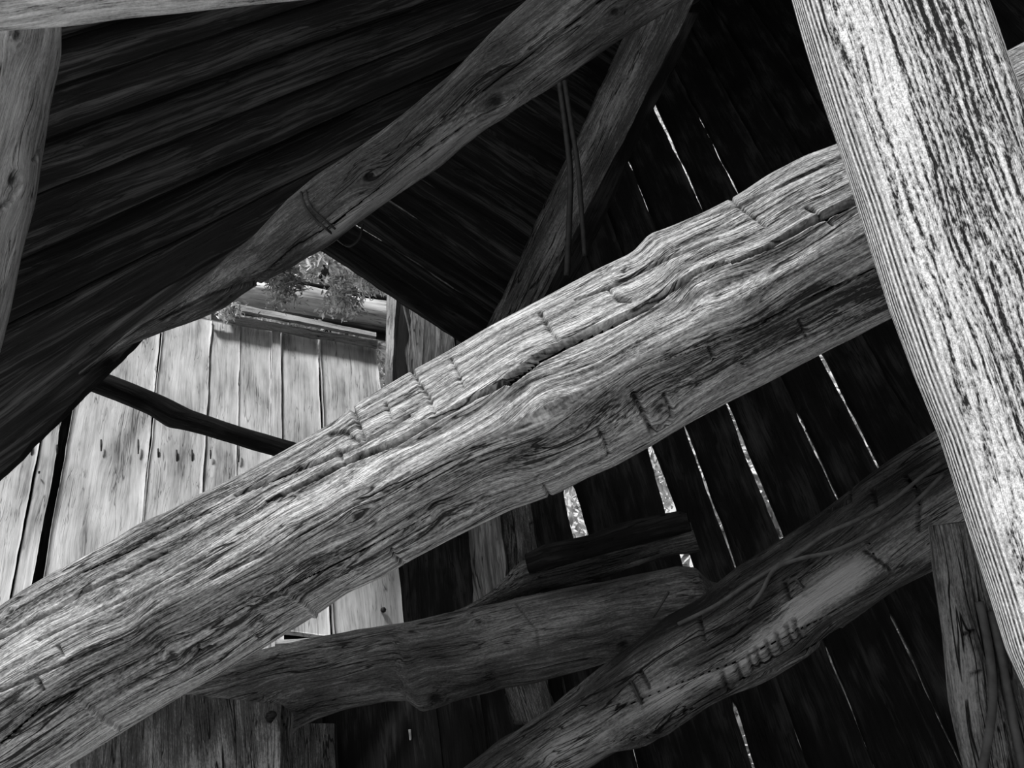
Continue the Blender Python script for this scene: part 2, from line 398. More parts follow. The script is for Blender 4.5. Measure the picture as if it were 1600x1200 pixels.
# ------------------------------------------------------------ vertical planes of the barn
class VPlane:
    def __init__(s, origin, az):
        s.o = np.array(origin); a = math.radians(az); s.h = np.array([math.sin(a), math.cos(a), 0]); s.n = np.array([math.cos(a), -math.sin(a), 0])
        if s.n.dot(CAM - s.o) < 0: s.n = -s.n          # towards the camera
    def hit(s, x, y, off=0.0):
        r = ray(x, y); return CAM + r * ((s.o + s.n * off - CAM).dot(s.n) / r.dot(s.n))
    def uz(s, x, y):
        p = s.hit(x, y) - s.o; return p.dot(s.h), p[2] + s.o[2]
    def pt(s, u, z, off=0.0):
        q = s.o + s.h * u + s.n * off; return np.array([q[0], q[1], z])
LEFT = VPlane(P(600, 700, 5.6), 54.6)
BACK = VPlane(P(1200, 700, 5.0), 99.0)

def gapfn(pl, keys, u, z0, z1):
    """keys: (photo y, gap px) along a joint -> half gap in metres as a function of s"""
    zs, gs = [], []
    for y, g in keys:
        # find the height whose projection has this y
        z = np.linspace(z0, z1, 400); pr = proj(np.array([pl.pt(u, q) for q in z])); i = np.argmin(abs(pr[:, 1] - y)); zs.append(z[i])
        dd = -((pl.pt(u, z[i]) - CAM) @ ROT)[2]; gs.append(g * (1.15 if g > 0 else .4) * dd / F / 2)
    o = np.argsort(zs); zs = np.array(zs)[o]; gs = np.array(gs)[o]
    return lambda s: np.interp(z0 + s * (z1 - z0), zs, gs, left=gs[0], right=gs[-1])

# ============================================================ SETTING
gm = plain('dry_pale_grass', .32, .95)
g = 14; n = 60
gx, gy = np.meshgrid(np.linspace(-16, 16, n), np.linspace(-12, 20, n), indexing='ij')
gzz = np.zeros_like(gx)
V = np.stack([gx, gy, gzz], -1).reshape(-1, 3); i, j = np.meshgrid(np.arange(n - 1), np.arange(n - 1), indexing='ij')
q = np.stack([i * n + j, (i + 1) * n + j, (i + 1) * n + j + 1, i * n + j + 1], -1).reshape(-1, 4)
tag(mesh_obj('floor', V, q, gm, frame=(np.zeros(3), np.eye(3))), kind='structure')

# ---- back wall: dark upright boards, daylight between them
bw = empty('wall_back', BACK.pt(0, 0)); tag(bw, kind='structure')
zb0, zb1 = 0.0, 9.2
joints = [(x_, [(0, -1), (1200, -1)]) for x_ in (330, 410, 490, 570)] + [   # photo x at y=745, [(y, gap px)...]
    (640, [(0, -1), (1200, -1)]),
    (700, [(0, -1), (880, -1), (900, 1), (960, 1), (1000, -1)]),
    (762, [(0, -1), (1200, -1)]),
    (812, [(0, -1), (1040, -1), (1060, 4), (1200, 3)]),
    (884, [(0, -1), (740, -1), (765, 18), (845, 22), (870, -1), (1020, -1), (1035, 5), (1060, 3), (1075, -1), (1120, 2), (1200, 1)]),
    (1030, [(0, -1), (680, -1), (690, 6), (760, 12), (800, 15), (830, 14), (892, 13), (905, -1), (1095, -1), (1110, 7), (1150, 5), (1200, 4)]),
    (1098, [(0, -1), (660, -1), (680, 1), (760, 3), (890, 3), (910, -1), (960, -1), (1020, 0), (1200, 0)]),
    (1182, [(0, -1), (130, -1), (275, -1), (285, .8), (340, .6), (350, -1), (620, 2), (650, 4), (740, 6), (850, 7), (870, -1), (1000, -1), (1020, 3), (1060, 2), (1110, 1), (1200, 0)]),
    (1292, [(0, -1), (130, -1), (143, 6), (200, 5), (260, 3), (320, 2), (335, -1), (640, -1), (660, 5), (700, 5), (780, 3), (800, -1), (960, -1), (968, 4), (1030, 5), (1100, 2), (1140, 3), (1200, 2)]),
    (1380, [(0, -1), (180, -1), (215, .4), (280, 2), (295, 1), (310, -1), (530, -1), (550, 6), (600, 5), (640, 4), (720, 3), (760, -1), (1200, -1)]),
    (1470, [(0, -1), (1200, -1)]), (1560, [(0, -1), (1200, -1)]), (1660, [(0, -1), (1200, -1)]), (1770, [(0, -1), (1200, -1)]), (1900, [(0, -1), (1200, -1)]),
]
us = [BACK.uz(x, 745)[0] for x, _ in joints]
for k in range(len(joints) - 1):
    off = .0 + .012 * (k % 2)
    a0, a1 = BACK.pt(us[k], zb0, off), BACK.pt(us[k + 1], zb0, off); b0, b1 = BACK.pt(us[k], zb1, off), BACK.pt(us[k + 1], zb1, off)
    if joints[k][0] < 600:
        zz = BACK.uz(560, 960)[1]; b0, b1 = BACK.pt(us[k], zz, off), BACK.pt(us[k + 1], zz, off)
    g0 = gapfn(BACK, joints[k][1], us[k], zb0, zb1); g1 = gapfn(BACK, joints[k + 1][1], us[k + 1], zb0, zb1)
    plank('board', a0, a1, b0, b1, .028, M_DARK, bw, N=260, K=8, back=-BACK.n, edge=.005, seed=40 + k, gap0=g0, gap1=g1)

# ---- left wall: pale upright boards in open daylight
lw = empty('wall_left', LEFT.pt(0, 0)); tag(lw, kind='structure')
ljoint = [(-330, 2), (-210, 3), (-95, 3), (8, 3), (62, 3), (96, 11), (234, 3), (320, 2), (371, -1.6), (424, -1.5), (441, 3), (506, 5), (604, 0)]
def ltop(x):
    return np.interp(x, [-330, 330, 360, 590, 610], [400, 500, 508, 545, 548])
def lgap(g, x):
    if g >= 0: return lambda s: g + 0 * s
    return lambda s: -g * np.clip(vnoise(s * 70, x, 0, 4) * 3, 0, 1)       # broken split
ul = [LEFT.uz(x, 700)[0] for x, _ in ljoint]
for k in range(len(ljoint) - 1):
    x0, x1 = ljoint[k][0], ljoint[k + 1][0]
    z0 = 0.0 if x0 < 430 else LEFT.uz(560, 998)[1]
    zt = LEFT.uz((x0 + x1) / 2, ltop((x0 + x1) / 2) - 2)[1]
    dd = 5.3 / F / 2
    g0, g1 = ljoint[k][1] * dd, ljoint[k + 1][1] * dd
    off = .012 * ((k * 2) % 3 == 0)
    plank('board', LEFT.pt(ul[k], z0, off), LEFT.pt(ul[k + 1], z0, off), LEFT.pt(ul[k], zt, off), LEFT.pt(ul[k + 1], zt, off), .03, M_WALL, lw,
          N=320, K=16, back=-LEFT.n, edge=.004, seed=80 + k, gap0=lgap(g0, x0), gap1=lgap(g1, x1), ridge=.0012)
# dark backing added behind the joints so they read dark
zt = LEFT.uz(300, 520)[1]
zq = LEFT.uz(560, 998)[1]
plank('dark_backing', LEFT.pt(ul[0], zq, -.05), LEFT.pt(ul[-1], zq, -.05), LEFT.pt(ul[0], zt, -.05), LEFT.pt(ul[-1] - .02, zt, -.05), .02, M_DARK, lw, back=-LEFT.n, seed=3)
for (x, y, L) in [(49, 700, 22), (89, 702, 14), (158, 696, 18), (216, 698, 22), (247, 708, 14), (276, 712, 18), (300, 712, 18), (329, 710, 14), (373, 712, 20), (61, 738, 4)]:
    a, b = LEFT.hit(x, y - L / 2, .022), LEFT.hit(x, y + L / 2, .012)
    b = a + (b - a); tube('nail', [a, (a + b) / 2 + LEFT.n * .003, b], [.004, .005, .003], M_NAIL, lw, nr=6)
for poly in [[(370, 517), (369, 560), (370, 640)], [(423, 540), (424, 600), (422, 650)], [(415, 520), (416, 560)], [(120, 745), (103, 740), (113, 700), (128, 660)]]:
    pass
# capping board of the left wall
tag(plank('cap_board', LEFT.hit(330, 488, .07), LEFT.hit(330, 500, .045), LEFT.hit(590, 533, .07), LEFT.hit(590, 545, .045), .03, M_TRIM, None, edge=.006, seed=5, N=80),
    'thin weathered capping board along the top of the pale board wall', 'board')
tag(plank('cap_strip', LEFT.hit(352, 470, .05), LEFT.hit(350, 479, .08), LEFT.hit(588, 519, .05), LEFT.hit(588, 525, .08), .02, M_TRIM, None, edge=.008, seed=6, N=80),
    'curled split strip of wood lying above the capping board of the pale wall', 'board')
# unseen overhead roof pieces, added and shaped to keep sun off interior and rafter
ce = empty('sun_blocking_roof', (1.5, 1, 6.6)); tag(ce, kind='structure')
be, bf = BACK.pt(BACK.uz(640, 745)[0], 9.1), BACK.pt(us[-1] + 1.0, 9.1)
plank('roof_sun_blocker', [-.1, -1.3, 6.6], [6.5, -1.3, 6.6], be, bf, .05, M_DARK, ce, back=np.array([0, 0, 1.]), seed=9)
plank('roof_sun_blocker', [-3.4, -.6, 6.62], [-.12, -.6, 6.62], [-3.4, .7, 6.62], [-.12, .7, 6.62], .05, M_DARK, ce, back=np.array([0, 0, 1.]), seed=10)
plank('roof_sun_blocker', [-1.45, .75, 6.66], [-.12, .75, 6.66], [-1.45, 2.7, 6.66], [-.12, 2.7, 6.66], .05, M_DARK, ce, back=np.array([0, 0, 1.]), seed=13)
# right side wall, out of the picture
r0, r1 = BACK.pt(us[-1], 0), np.array([BACK.pt(us[-1], 0)[0] + .2, -1.2, 0])
tag(plank('wall_right', r0, r1, r0 + [0, 0, 9.1], r1 + [0, 0, 6.6], .03, M_DARK, None, back=np.array([1., 0, 0]), seed=11), kind='structure')

# ============================================================ FOREGROUND POST (right)
PSEC = chaikin([(1.0, .2), (.72, .62), (-1.0, .35), (-1.0, -.6), (.8, -.6)][::-1], 2)
tag(timber('weathered_post', (1255, -450), (1960, 1500), 1.694, 1.30,
    [(1105, -450), (1195, -160), (1245, 0), (1290, 140), (1325, 250), (1362, 365), (1400, 490), (1440, 600), (1482, 700), (1530, 850), (1560, 945), (1590, 1040), (1640, 1150), (1740, 1500)],
    [(1375, -450), (1470, -160), (1530, 0), (1562, 90), (1598, 180), (1680, 400), (1800, 740), (2060, 1500)], M_POST, sec=PSEC, N=820, M=200, dense=3, seed=2, rough=.004, ridge=.0012,
    dips=[([(1440, -50), (1560, 330), (1700, 800)], 40, .006)], tones=[([(1330, -50), (1400, 200), (1480, 500), (1600, 850), (1700, 1100)], 45, .28), ([(1430, -50), (1530, 250), (1600, 450), (1700, 700)], 60, -.26)]),
    'bleached square post leaning in the right foreground, rough open grain', 'post')

# ============================================================ MAIN HEWN BEAM
BSEC = chaikin([(1.0, -.15), (.93, .30), (-.02, .80), (-.55, .62), (-1.0, .18), (-.95, -.7), (.6, -.95)], 2)
top = [(-260, 1085), (-120, 1010), (0, 940), (40, 912), (80, 889), (120, 868), (165, 845), (215, 815), (260, 797), (310, 770), (370, 740), (430, 708), (470, 685), (520, 655), (548, 633), (560, 624), (600, 600), (640, 576),
       (700, 543), (755, 511), (820, 478), (880, 446), (930, 420), (960, 405), (985, 392), (1000, 378), (1012, 362), (1035, 354), (1100, 326), (1150, 300), (1200, 266), (1250, 240), (1300, 222), (1340, 205), (1560, 82), (1600, 60), (1800, -50), (2300, -328)]
bot = [(-200, 1375), (100, 1205), (200, 1142), (300, 1082), (370, 1042), (430, 1006), (500, 962), (545, 930), (600, 905), (650, 876), (700, 850), (760, 820), (800, 800), (850, 782), (880, 770), (920, 750), (960, 735), (1020, 702), (1080, 664), (1140, 632),
       (1200, 600), (1250, 572), (1300, 546), (1350, 522), (1395, 500), (1600, 385), (1850, 250), (2300, 0)]
cracks = [
    ([(420, 785), (500, 747), (560, 714), (620, 690), (690, 650), (740, 622), (795, 596)], [1.5, 3, 3.5, 4, 3.5], .07),
    ([(795, 596), (840, 562), (900, 532), (960, 505), (1010, 480), (1060, 445), (1090, 425), (1130, 410)], [7, 6.5, 6, 4, 1.5], .075),
    ([(1145, 412), (1200, 388), (1260, 352), (1310, 328), (1350, 308)], [1, 4, 6, 8], .09),
    ([(370, 775), (440, 745), (500, 722), (560, 697), (640, 650)], [2, 3, 3, 2, 1], .03),
    ([(0, 998), (80, 955), (130, 925), (200, 893), (260, 862)], [1.5, 2, 1.5], .012),
    ([(130, 893), (200, 862), (270, 820), (330, 800)], [2.5, 1.5], .010),
    ([(300, 1000), (400, 945), (520, 890), (640, 830), (700, 800)], [1, 2.5, 1], .012),
    ([(0, 1165), (60, 1115), (150, 1070), (260, 1020)], [3, 2.5, 1], .02),
    ([(480, 1000), (560, 945), (640, 905)], [1, 1.5, 1], .006),
    ([(600, 770), (680, 735), (740, 700), (830, 662)], [1, 2, 1], .008),
    ([(640, 815), (720, 772), (820, 720), (900, 680)], [1, 1.6, 1], .008),
    ([(860, 640), (950, 590), (1050, 560), (1150, 530), (1260, 470), (1380, 415)], [1, 2, 2, 3], .008),
    ([(330, 905), (420, 862), (480, 830), (560, 785), (640, 740)], [1, 1.6, 1], .006),
    ([(1080, 545), (1200, 500), (1300, 450), (1375, 425)], [1, 2, 1], .008),
    ([(900, 470), (960, 447), (1040, 405), (1120, 372)], [.8, 1.4, .8], .006),
    ([(1080, 345), (1160, 318), (1240, 280), (1320, 240)], [.8, 1.5, .8], .006),
    ([(60, 1000), (140, 960), (210, 930), (320, 870)], [1, 2, 1], .008),
    ([(120, 1120), (220, 1065), (330, 1010)], [1, 2, 1], .01),
    ([(0, 1080), (90, 1040), (190, 1000)], [2, 1], .012),
]
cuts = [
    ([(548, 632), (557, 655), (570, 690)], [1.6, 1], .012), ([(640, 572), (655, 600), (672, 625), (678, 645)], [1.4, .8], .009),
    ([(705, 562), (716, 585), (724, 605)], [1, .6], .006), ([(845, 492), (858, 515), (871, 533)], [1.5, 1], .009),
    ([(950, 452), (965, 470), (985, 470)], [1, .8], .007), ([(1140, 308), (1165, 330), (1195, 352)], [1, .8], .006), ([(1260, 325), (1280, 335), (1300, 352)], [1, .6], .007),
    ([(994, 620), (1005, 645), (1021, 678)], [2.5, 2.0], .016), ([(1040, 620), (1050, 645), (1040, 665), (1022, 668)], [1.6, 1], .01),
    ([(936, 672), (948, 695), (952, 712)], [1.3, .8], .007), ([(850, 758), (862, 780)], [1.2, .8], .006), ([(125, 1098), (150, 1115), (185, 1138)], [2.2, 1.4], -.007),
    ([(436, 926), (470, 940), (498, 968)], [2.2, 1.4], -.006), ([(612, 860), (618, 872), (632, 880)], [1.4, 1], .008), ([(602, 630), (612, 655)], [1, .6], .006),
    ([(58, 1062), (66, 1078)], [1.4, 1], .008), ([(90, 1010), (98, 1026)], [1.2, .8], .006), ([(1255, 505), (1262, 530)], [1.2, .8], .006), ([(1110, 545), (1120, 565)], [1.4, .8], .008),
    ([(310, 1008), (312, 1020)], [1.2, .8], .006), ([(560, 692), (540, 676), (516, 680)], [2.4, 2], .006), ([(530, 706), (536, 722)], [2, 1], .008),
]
knots = [(268, 1024, 13, .005), (1034, 640, 20, .007), (558, 806, 12, .005), (17, 957, 11, .005), (180, 935, 20, .002), (975, 425, 8, .003), (410, 972, 10, -.006), (860, 640, 34, .001), (1130, 450, 26, .002)]
dips = [
    ([(-50, 1160), (120, 1085), (300, 985), (460, 900), (560, 860), (680, 800)], 17, .014),
    ([(700, 800), (820, 715), (930, 650), (1050, 590), (1200, 530), (1380, 440)], 20, .014),
    ([(260, 960), (420, 905), (520, 850)], 10, .010),
    ([(100, 960), (250, 880), (400, 800)], 14, .006), ([(560, 720), (700, 670), (820, 610)], 10, .006), ([(1050, 490), (1130, 450), (1260, 385)], 12, .006),
]
tones = [([(-40, 1150), (200, 1040), (420, 925), (560, 860)], 26, -.32), ([(620, 850), (800, 730), (960, 640), (1150, 560), (1400, 440)], 24, -.28),  # band under the arris: part stain, part painted shade; lower edge lightened in colour
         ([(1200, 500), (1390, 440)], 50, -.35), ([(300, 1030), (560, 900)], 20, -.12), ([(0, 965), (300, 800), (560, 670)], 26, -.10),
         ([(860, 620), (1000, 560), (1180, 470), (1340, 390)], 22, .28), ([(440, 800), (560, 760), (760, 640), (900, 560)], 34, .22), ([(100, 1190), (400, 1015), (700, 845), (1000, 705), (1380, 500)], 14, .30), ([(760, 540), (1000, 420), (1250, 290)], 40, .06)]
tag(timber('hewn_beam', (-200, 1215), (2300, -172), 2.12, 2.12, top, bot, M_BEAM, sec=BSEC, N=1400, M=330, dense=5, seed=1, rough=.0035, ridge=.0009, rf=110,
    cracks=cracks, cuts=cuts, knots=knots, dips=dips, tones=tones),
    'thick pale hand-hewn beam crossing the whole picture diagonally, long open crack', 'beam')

# ============================================================ LEFT POST and FASCIA (upper left)
tag(timber('round_post', (50, 42), (-120, 900), 2.5, 2.2, [(-60, 10), (-200, 400), (-420, 900)], [(97, 30), (92, 90), (72, 200), (60, 245), (45, 320), (25, 400), (8, 480), (-30, 620), (-100, 900)],
    M_TRIM, sec=CIRC, N=240, M=90, seed=5, rough=.008, ridge=.002, knots=[(20, 280, 18, .012), (25, 55, 16, .014)], cracks=[([(0, 330), (20, 310), (28, 290)], [2, 2], .02)], cuts=[([(55, 250), (62, 235)], [2, 1], .01)]),
    'knotty grey round post at the left edge of the picture', 'post')
tag(timber('fascia_board', (-200, 22), (1000, -96), 2.0, 4.4, [(-200, -60), (0, -50), (700, -110), (1000, -130)], [(-200, 62), (0, 47), (95, 40), (180, 28), (330, 12), (480, -3), (700, -30), (1000, -60)], M_FASCIA, sec=chaikin([(1, .3), (-1, .3), (-1, -.3), (1, -.3)], 1),
    N=200, M=60, seed=6, thick=.8, rough=.002, ridge=.001), 'bright bleached board along the top left corner of the picture', 'board')

# ============================================================ LEFT ROOF PANEL: fanned dark boards seen from below
rp_ = empty('roof_panel', P(300, 300, 4.0)); tag(rp_, 'large dark slope of roof boards seen from below, fanning out at upper left', 'roof')
# fan: left ends along x=-160, right ends at x=1250
# nine straight boards
LYs = [30, 112, 195, 280, 372, 470, 575, 690, 830]
RYs = [-330, -290, -250, -215, -180, -150, -122, -95, -70]
for k in range(7):
    yl0, yl1, yr0, yr1 = LYs[k], LYs[k + 1] + 22, RYs[k], RYs[k + 1] + 8
    dl = 3.75 + .02 * (k % 2) + .02 * k; dr = 5.6 + .02 * (k % 2)
    xl = -170
    a0, a1, b0, b1 = P(xl, yl0, dl), P(xl, yl1, dl - .03), P(1250, yr0, dr), P(1250, yr1, dr - .03)
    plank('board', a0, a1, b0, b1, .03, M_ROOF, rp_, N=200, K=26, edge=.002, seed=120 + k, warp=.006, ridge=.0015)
# boards along the ragged lower rim
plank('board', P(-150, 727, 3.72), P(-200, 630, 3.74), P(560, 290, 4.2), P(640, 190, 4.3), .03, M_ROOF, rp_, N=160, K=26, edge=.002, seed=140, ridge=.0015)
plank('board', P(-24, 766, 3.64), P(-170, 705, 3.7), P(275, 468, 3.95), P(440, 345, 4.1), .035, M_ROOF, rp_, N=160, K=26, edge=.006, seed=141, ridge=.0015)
# ---- round rafter log under it
tag(timber('rafter_log', (140, 585), (1240, -110), 3.85, 2.75,
    [(140, 568), (200, 520), (260, 480), (330, 428), (400, 370), (455, 312), (520, 262), (600, 205), (700, 120), (760, 60), (820, 5), (900, -60), (1240, -330)],
    [(140, 582), (170, 560), (200, 541), (260, 512), (310, 495), (350, 478), (400, 440), (450, 415), (520, 375), (560, 345), (620, 305), (690, 255), (760, 200), (860, 140), (960, 72), (1080, -5), (1240, -110)],
    M_LOG, N=420, M=120, seed=7, rough=.012, ridge=.002, lump=.01,
    cracks=[([(400, 438), (460, 385), (520, 350), (600, 290), (680, 232), (740, 190)], [2, 2.5, 2.5, 2], .03), ([(740, 155), (790, 115), (860, 65), (940, 0)], [2, 3, 3], .035), ([(600, 240), (680, 200), (740, 178)], [1, 1.5], .01), ([(250, 500), (330, 460), (400, 438)], [1.5, 2], .02)],
    knots=[(775, 160, 22, .012), (580, 275, 12, .012), (960, 20, 12, .008)], tones=[([(500, 375), (700, 235), (900, 110), (1060, 0)], 24, .35), ([(480, 300), (760, 80)], 45, -.12)]),  # underside lightened and upper side darkened in colour, painting light from below
    'round rafter log with a long split, rising to the top edge', 'log')

# ============================================================ RIGHT ROOF SLOPE (dark, boards running down to the right)
rr = empty('roof_panel', P(700, 350, 5.0)); tag(rr, 'dark roof slope of close boards behind the rafter log, lit slits between', 'roof')
# boards run from upper left to lower right; each joint as (left pt, right pt)
J = [((500, 392), (790, 580), 0), ((545, 345), (850, 545), 0), ((590, 305), (890, 520), 0), ((640, 268), (950, 505), 0), ((690, 232), (980, 470), 0), ((745, 192), (1000, 390), 5), ((800, 150), (1040, 330), 3), ((860, 115), (1060, 260), 0), ((930, 70), (1085, 185), 0), ((1000, 20), (1110, 100), 0), ((1060, -60), (1130, -10), 0)]
for k in range(len(J) - 1):
    xe = lambda q: q if q[0][0] == 500 else (q[0], ((820 + .462 * (560 - q[0][1]) + .3 * q[0][0]) / 1.3, q[0][1] + .65 * ((820 + .462 * (560 - q[0][1]) + .3 * q[0][0]) / 1.3 - q[0][0])), q[2])
    (x0, y0), (x1, y1), g0 = xe(J[k]); (x2, y2), (x3, y3), g1 = xe(J[k + 1])
    n_ = unit(np.array([y1 - y0, -(x1 - x0)]))
    sx = 60; f0, f1 = 1 + 0 * sx, 1
    # prolong to the upper left, behind the log
    ex0, ey0 = x0 - 45, y0 - 31; ex2, ey2 = x2 - 45, y2 - 31
    if k == 0: ex0, ey0, ex2, ey2 = x0, y0, x2, y2
    dd = .03 * (k % 2)
    G0 = (lambda s, g=g0: g / 2 * 4.8 / F * np.clip(np.sin(np.clip((s - .1) / .5, 0, 1) * math.pi) * 1.6, 0, 1) - .001) if g0 else None
    G1 = (lambda s, g=g1: g / 2 * 4.8 / F * np.clip(np.sin(np.clip((s - .1) / .5, 0, 1) * math.pi) * 1.6, 0, 1) - .001) if g1 else None
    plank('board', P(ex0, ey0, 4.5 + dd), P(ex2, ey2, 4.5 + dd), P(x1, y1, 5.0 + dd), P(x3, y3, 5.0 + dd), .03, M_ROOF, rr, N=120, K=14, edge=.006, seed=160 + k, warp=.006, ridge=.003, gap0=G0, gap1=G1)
tag(timber('eave_timber', (490, 372), (800, 590), 4.35, 4.8, [(490, 362), (525, 375), (620, 435), (760, 515), (800, 545)], [(490, 375), (525, 390), (605, 450), (700, 520), (755, 560), (800, 590)], M_DARK, N=80, M=40, seed=12, parent=rr,
    sec=chaikin([(1, .8), (-1, .8), (-1, -.8), (1, -.8)], 1)), None)

# ============================================================ brace boards
tag(plank('brace_board', P(745, 545, 4.2), P(800, 560, 4.2), P(1010, -20, 4.2), P(1095, -20, 4.2), .05, M_LOG2, None, N=120, K=20, edge=.006, seed=181),
    'flat diagonal brace board rising from the main beam to the rafter log', 'board')
tag(plank('brace_board', P(795, 545, 4.5), P(850, 540, 4.5), P(1050, 20, 4.55), P(1092, 20, 4.55), .06, M_DARK, None, N=100, K=14, edge=.006, seed=182),
    'black diagonal board in shadow just right of the flat brace board', 'board')

# ============================================================ hanging wires
def pxl(pts, d0, d1): 
    n_ = len(pts); return [P(x, y, d0 + (d1 - d0) * i / (n_ - 1)) for i, (x, y) in enumerate(pts)]
tag(tube('hanging_wire', pxl([(874, 128), (884, 200), (891, 270), (890, 330), (886, 430)], 3.95, 3.95), .012, M_NAIL), 'left one of two dark wires hanging in front of the brace board', 'wire')
tag(tube('hanging_wire', pxl([(882, 126), (892, 190), (903, 260), (908, 320), (914, 400)], 3.92, 3.92), .010, M_NAIL), 'right one of two dark wires hanging in front of the brace board', 'wire')
tag(tube('binding_wire', on('rafter_log7', [(470, 300), (478, 325), (495, 345), (515, 362)], .004) + pxl([(535, 380), (548, 384), (562, 372), (567, 350)], 3.5, 3.5), .0045, M_NAIL), 'dark wire tied around the rafter log and hanging in a loop', 'wire')
tag(tube('binding_wire', on('rafter_log7', [(478, 298), (487, 325), (505, 342), (524, 358)], .004), .004, M_NAIL), 'short second strand of wire across the rafter log', 'wire')

# ============================================================ thin dark pole before the pale wall
tag(timber('dark_pole', (60, 545), (560, 745), 4.3, 4.5, [(60, 545), (140, 573), (180, 588), (240, 612), (300, 640), (400, 672), (460, 690), (560, 730)], [(60, 575), (120, 603), (180, 625), (235, 648), (265, 667), (320, 680), (420, 712), (560, 765)],
    M_DARK, N=140, M=40, seed=14, rough=.01, lump=.006), 'thin dark crooked pole in front of the pale board wall', 'pole')

# ============================================================ behind the pale wall: log, board, post, twig
tag(timber('sill_log', (300, 448), (700, 520), 6.3, 6.6, [(300, 430), (370, 440), (480, 448), (605, 470), (700, 485)], [(300, 468), (365, 480), (450, 495), (520, 507), (605, 522), (700, 535)], M_WALL, N=120, M=50, seed=15, rough=.012),
    'sunlit weathered log above the pale board wall, behind the cedar sprigs', 'log')
tag(timber('gap_shade_strip', (300, 466), (700, 535), 6.2, 6.5, [(300, 458), (365, 474), (450, 488), (600, 512), (700, 530)], [(300, 476), (360, 492), (450, 500), (600, 532), (700, 552)], M_DARK, N=60, M=30, seed=16),
    'dark strip filling the shaded gap between the sunlit log and the capping board', 'rail')  # dark strip put in to paint the shaded gap
tag(timber('upper_rail', (440, 438), (680, 480), 6.7, 6.9, [(440, 434), (520, 446), (610, 464), (680, 476)], [(440, 446), (520, 460), (610, 480), (680, 494)], M_DARK, N=60, M=30, seed=17),
    'dark upper rail under the tree foliage above the sunlit log', 'rail')
def vbox(name, xys_top, xys_bot, d, thick, mat, label, cat, seed, parent=None, az=99.0, **k):
    (x0, y0), (x1, y1) = xys_top; (x2, y2), (x3, y3) = xys_bot
    pl = VPlane(P((x0 + x1 + x2 + x3) / 4, (y0 + y1 + y2 + y3) / 4, d), az)
    o = plank(name, pl.hit(x2, y2), pl.hit(x3, y3), pl.hit(x0, y0), pl.hit(x1, y1), thick, mat, parent, seed=seed, back=-pl.n, **k)
    return tag(o, label, cat)
vbox('corner_post', ((605, 425), (620, 440)), ((600, 640), (610, 660)), 5.5, .06, M_TRIM, 'narrow grey corner post where the pale wall ends', 'post', 18)
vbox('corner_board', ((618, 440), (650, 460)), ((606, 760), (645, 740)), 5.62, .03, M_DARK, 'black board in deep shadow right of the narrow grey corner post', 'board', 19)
vbox('splintered_board', ((640, 465), (664, 480)), ((640, 690), (690, 690)), 5.45, .03, M_MID, 'splintered grey board with a broken tip, right of the hanging twig', 'board', 20, edge=.02)
vbox('weathered_board', ((664, 470), (712, 500)), ((655, 690), (715, 690)), 5.3, .03, M_MID, 'wavy-grained grey board behind the main beam, left of the dark roof slope', 'board', 21, edge=.012)
tag(tube('dry_twig', pxl([(590, 438), (608, 447), (626, 462), (634, 490), (641, 525), (639, 560), (640, 585)], 4.9, 4.95), [.007, .006, .004], M_VINE), 'thin dry twig hanging down to the main beam beside the corner post', 'twig')

# ============================================================ under the main beam
tube('nail', [LEFT.hit(599, 953, .01), LEFT.hit(599, 953, .03)], .014, M_NAIL, lw)
tag(plank('ledger_strip', LEFT.hit(430, 1006, .10), LEFT.hit(430, 1000, .06), LEFT.hit(600, 994, .10), LEFT.hit(606, 988, .06), .02, M_TRIM, None, edge=.008, seed=24), 'thin pale strip lying under the foot of the pale board wall', 'board')
vbox('shadow_fill', ((615, 840), (735, 840)), ((634, 1010), (745, 1010)), 4.95, .03, M_DARK, 'black panel filling in the deep shadow between the pale board end and the grey boards', 'board', 25)  # dark panel stands in for deep shadow here
vbox('grey_board', ((724, 780), (776, 780)), ((742, 960), (800, 960)), 4.6, .03, M_MID, 'light-edged grey board under the main beam above the round lower log', 'board', 26, edge=.01)
vbox('grey_board', ((780, 770), (826, 770)), ((800, 960), (850, 960)), 4.65, .03, M_LOG2, 'darker grey board right of the light-edged board above the lower log', 'board', 27, edge=.01)
vbox('hanging_board', ((770, 1040), (850, 1040)), ((800, 1130), (866, 1125)), 4.5, .03, M_LOG2, 'ragged grey board hanging below the round lower log', 'board', 28, edge=.02)
vbox('hanging_board', ((850, 1030), (925, 1020)), ((868, 1130), (940, 1110)), 4.55, .03, M_LOG2, 'ragged grey board below the lower log, right of its neighbour', 'board', 29, edge=.02)
vbox('lower_board', ((440, 1130), (522, 1130)), ((445, 1320), (528, 1320)), 4.5, .03, M_LOG2, 'grey upright board in shadow right of the square board end at bottom', 'board', 30)
tag(tube('dry_twig', pxl([(640, 1140), (643, 1165), (650, 1190), (650, 1230)], 4.6, 4.6), .006, M_VINE), 'pale twig hanging in the dark below the round lower log', 'twig')

LSEC = CIRC
tag(timber('round_log', (300, 1110), (1180, 930), 3.7, 3.55,
    [(300, 1050), (380, 1030), (440, 1012), (520, 1000), (600, 985), (680, 972), (735, 960), (800, 945), (850, 935), (960, 908), (1060, 885), (1090, 888), (1110, 915), (1180, 935)],
    [(300, 1210), (400, 1185), (440, 1165), (470, 1135), (500, 1122), (560, 1105), (610, 1092), (640, 1090), (665, 1108), (690, 1100), (760, 1078), (785, 1068), (830, 1058), (900, 1042), (960, 1028), (1010, 1015), (1080, 1000), (1180, 985)],
    M_LOG, sec=LSEC, N=360, M=110, seed=8, rough=.014, lump=.02, ridge=.002, knots=[(680, 1085, 16, .012), (975, 1005, 14, .012), (750, 975, 8, .01)], cracks=[([(810, 950), (840, 985), (842, 1010)], [1, 1], .008)]),
    'thick round log lying below the main beam, bottom centre', 'log')
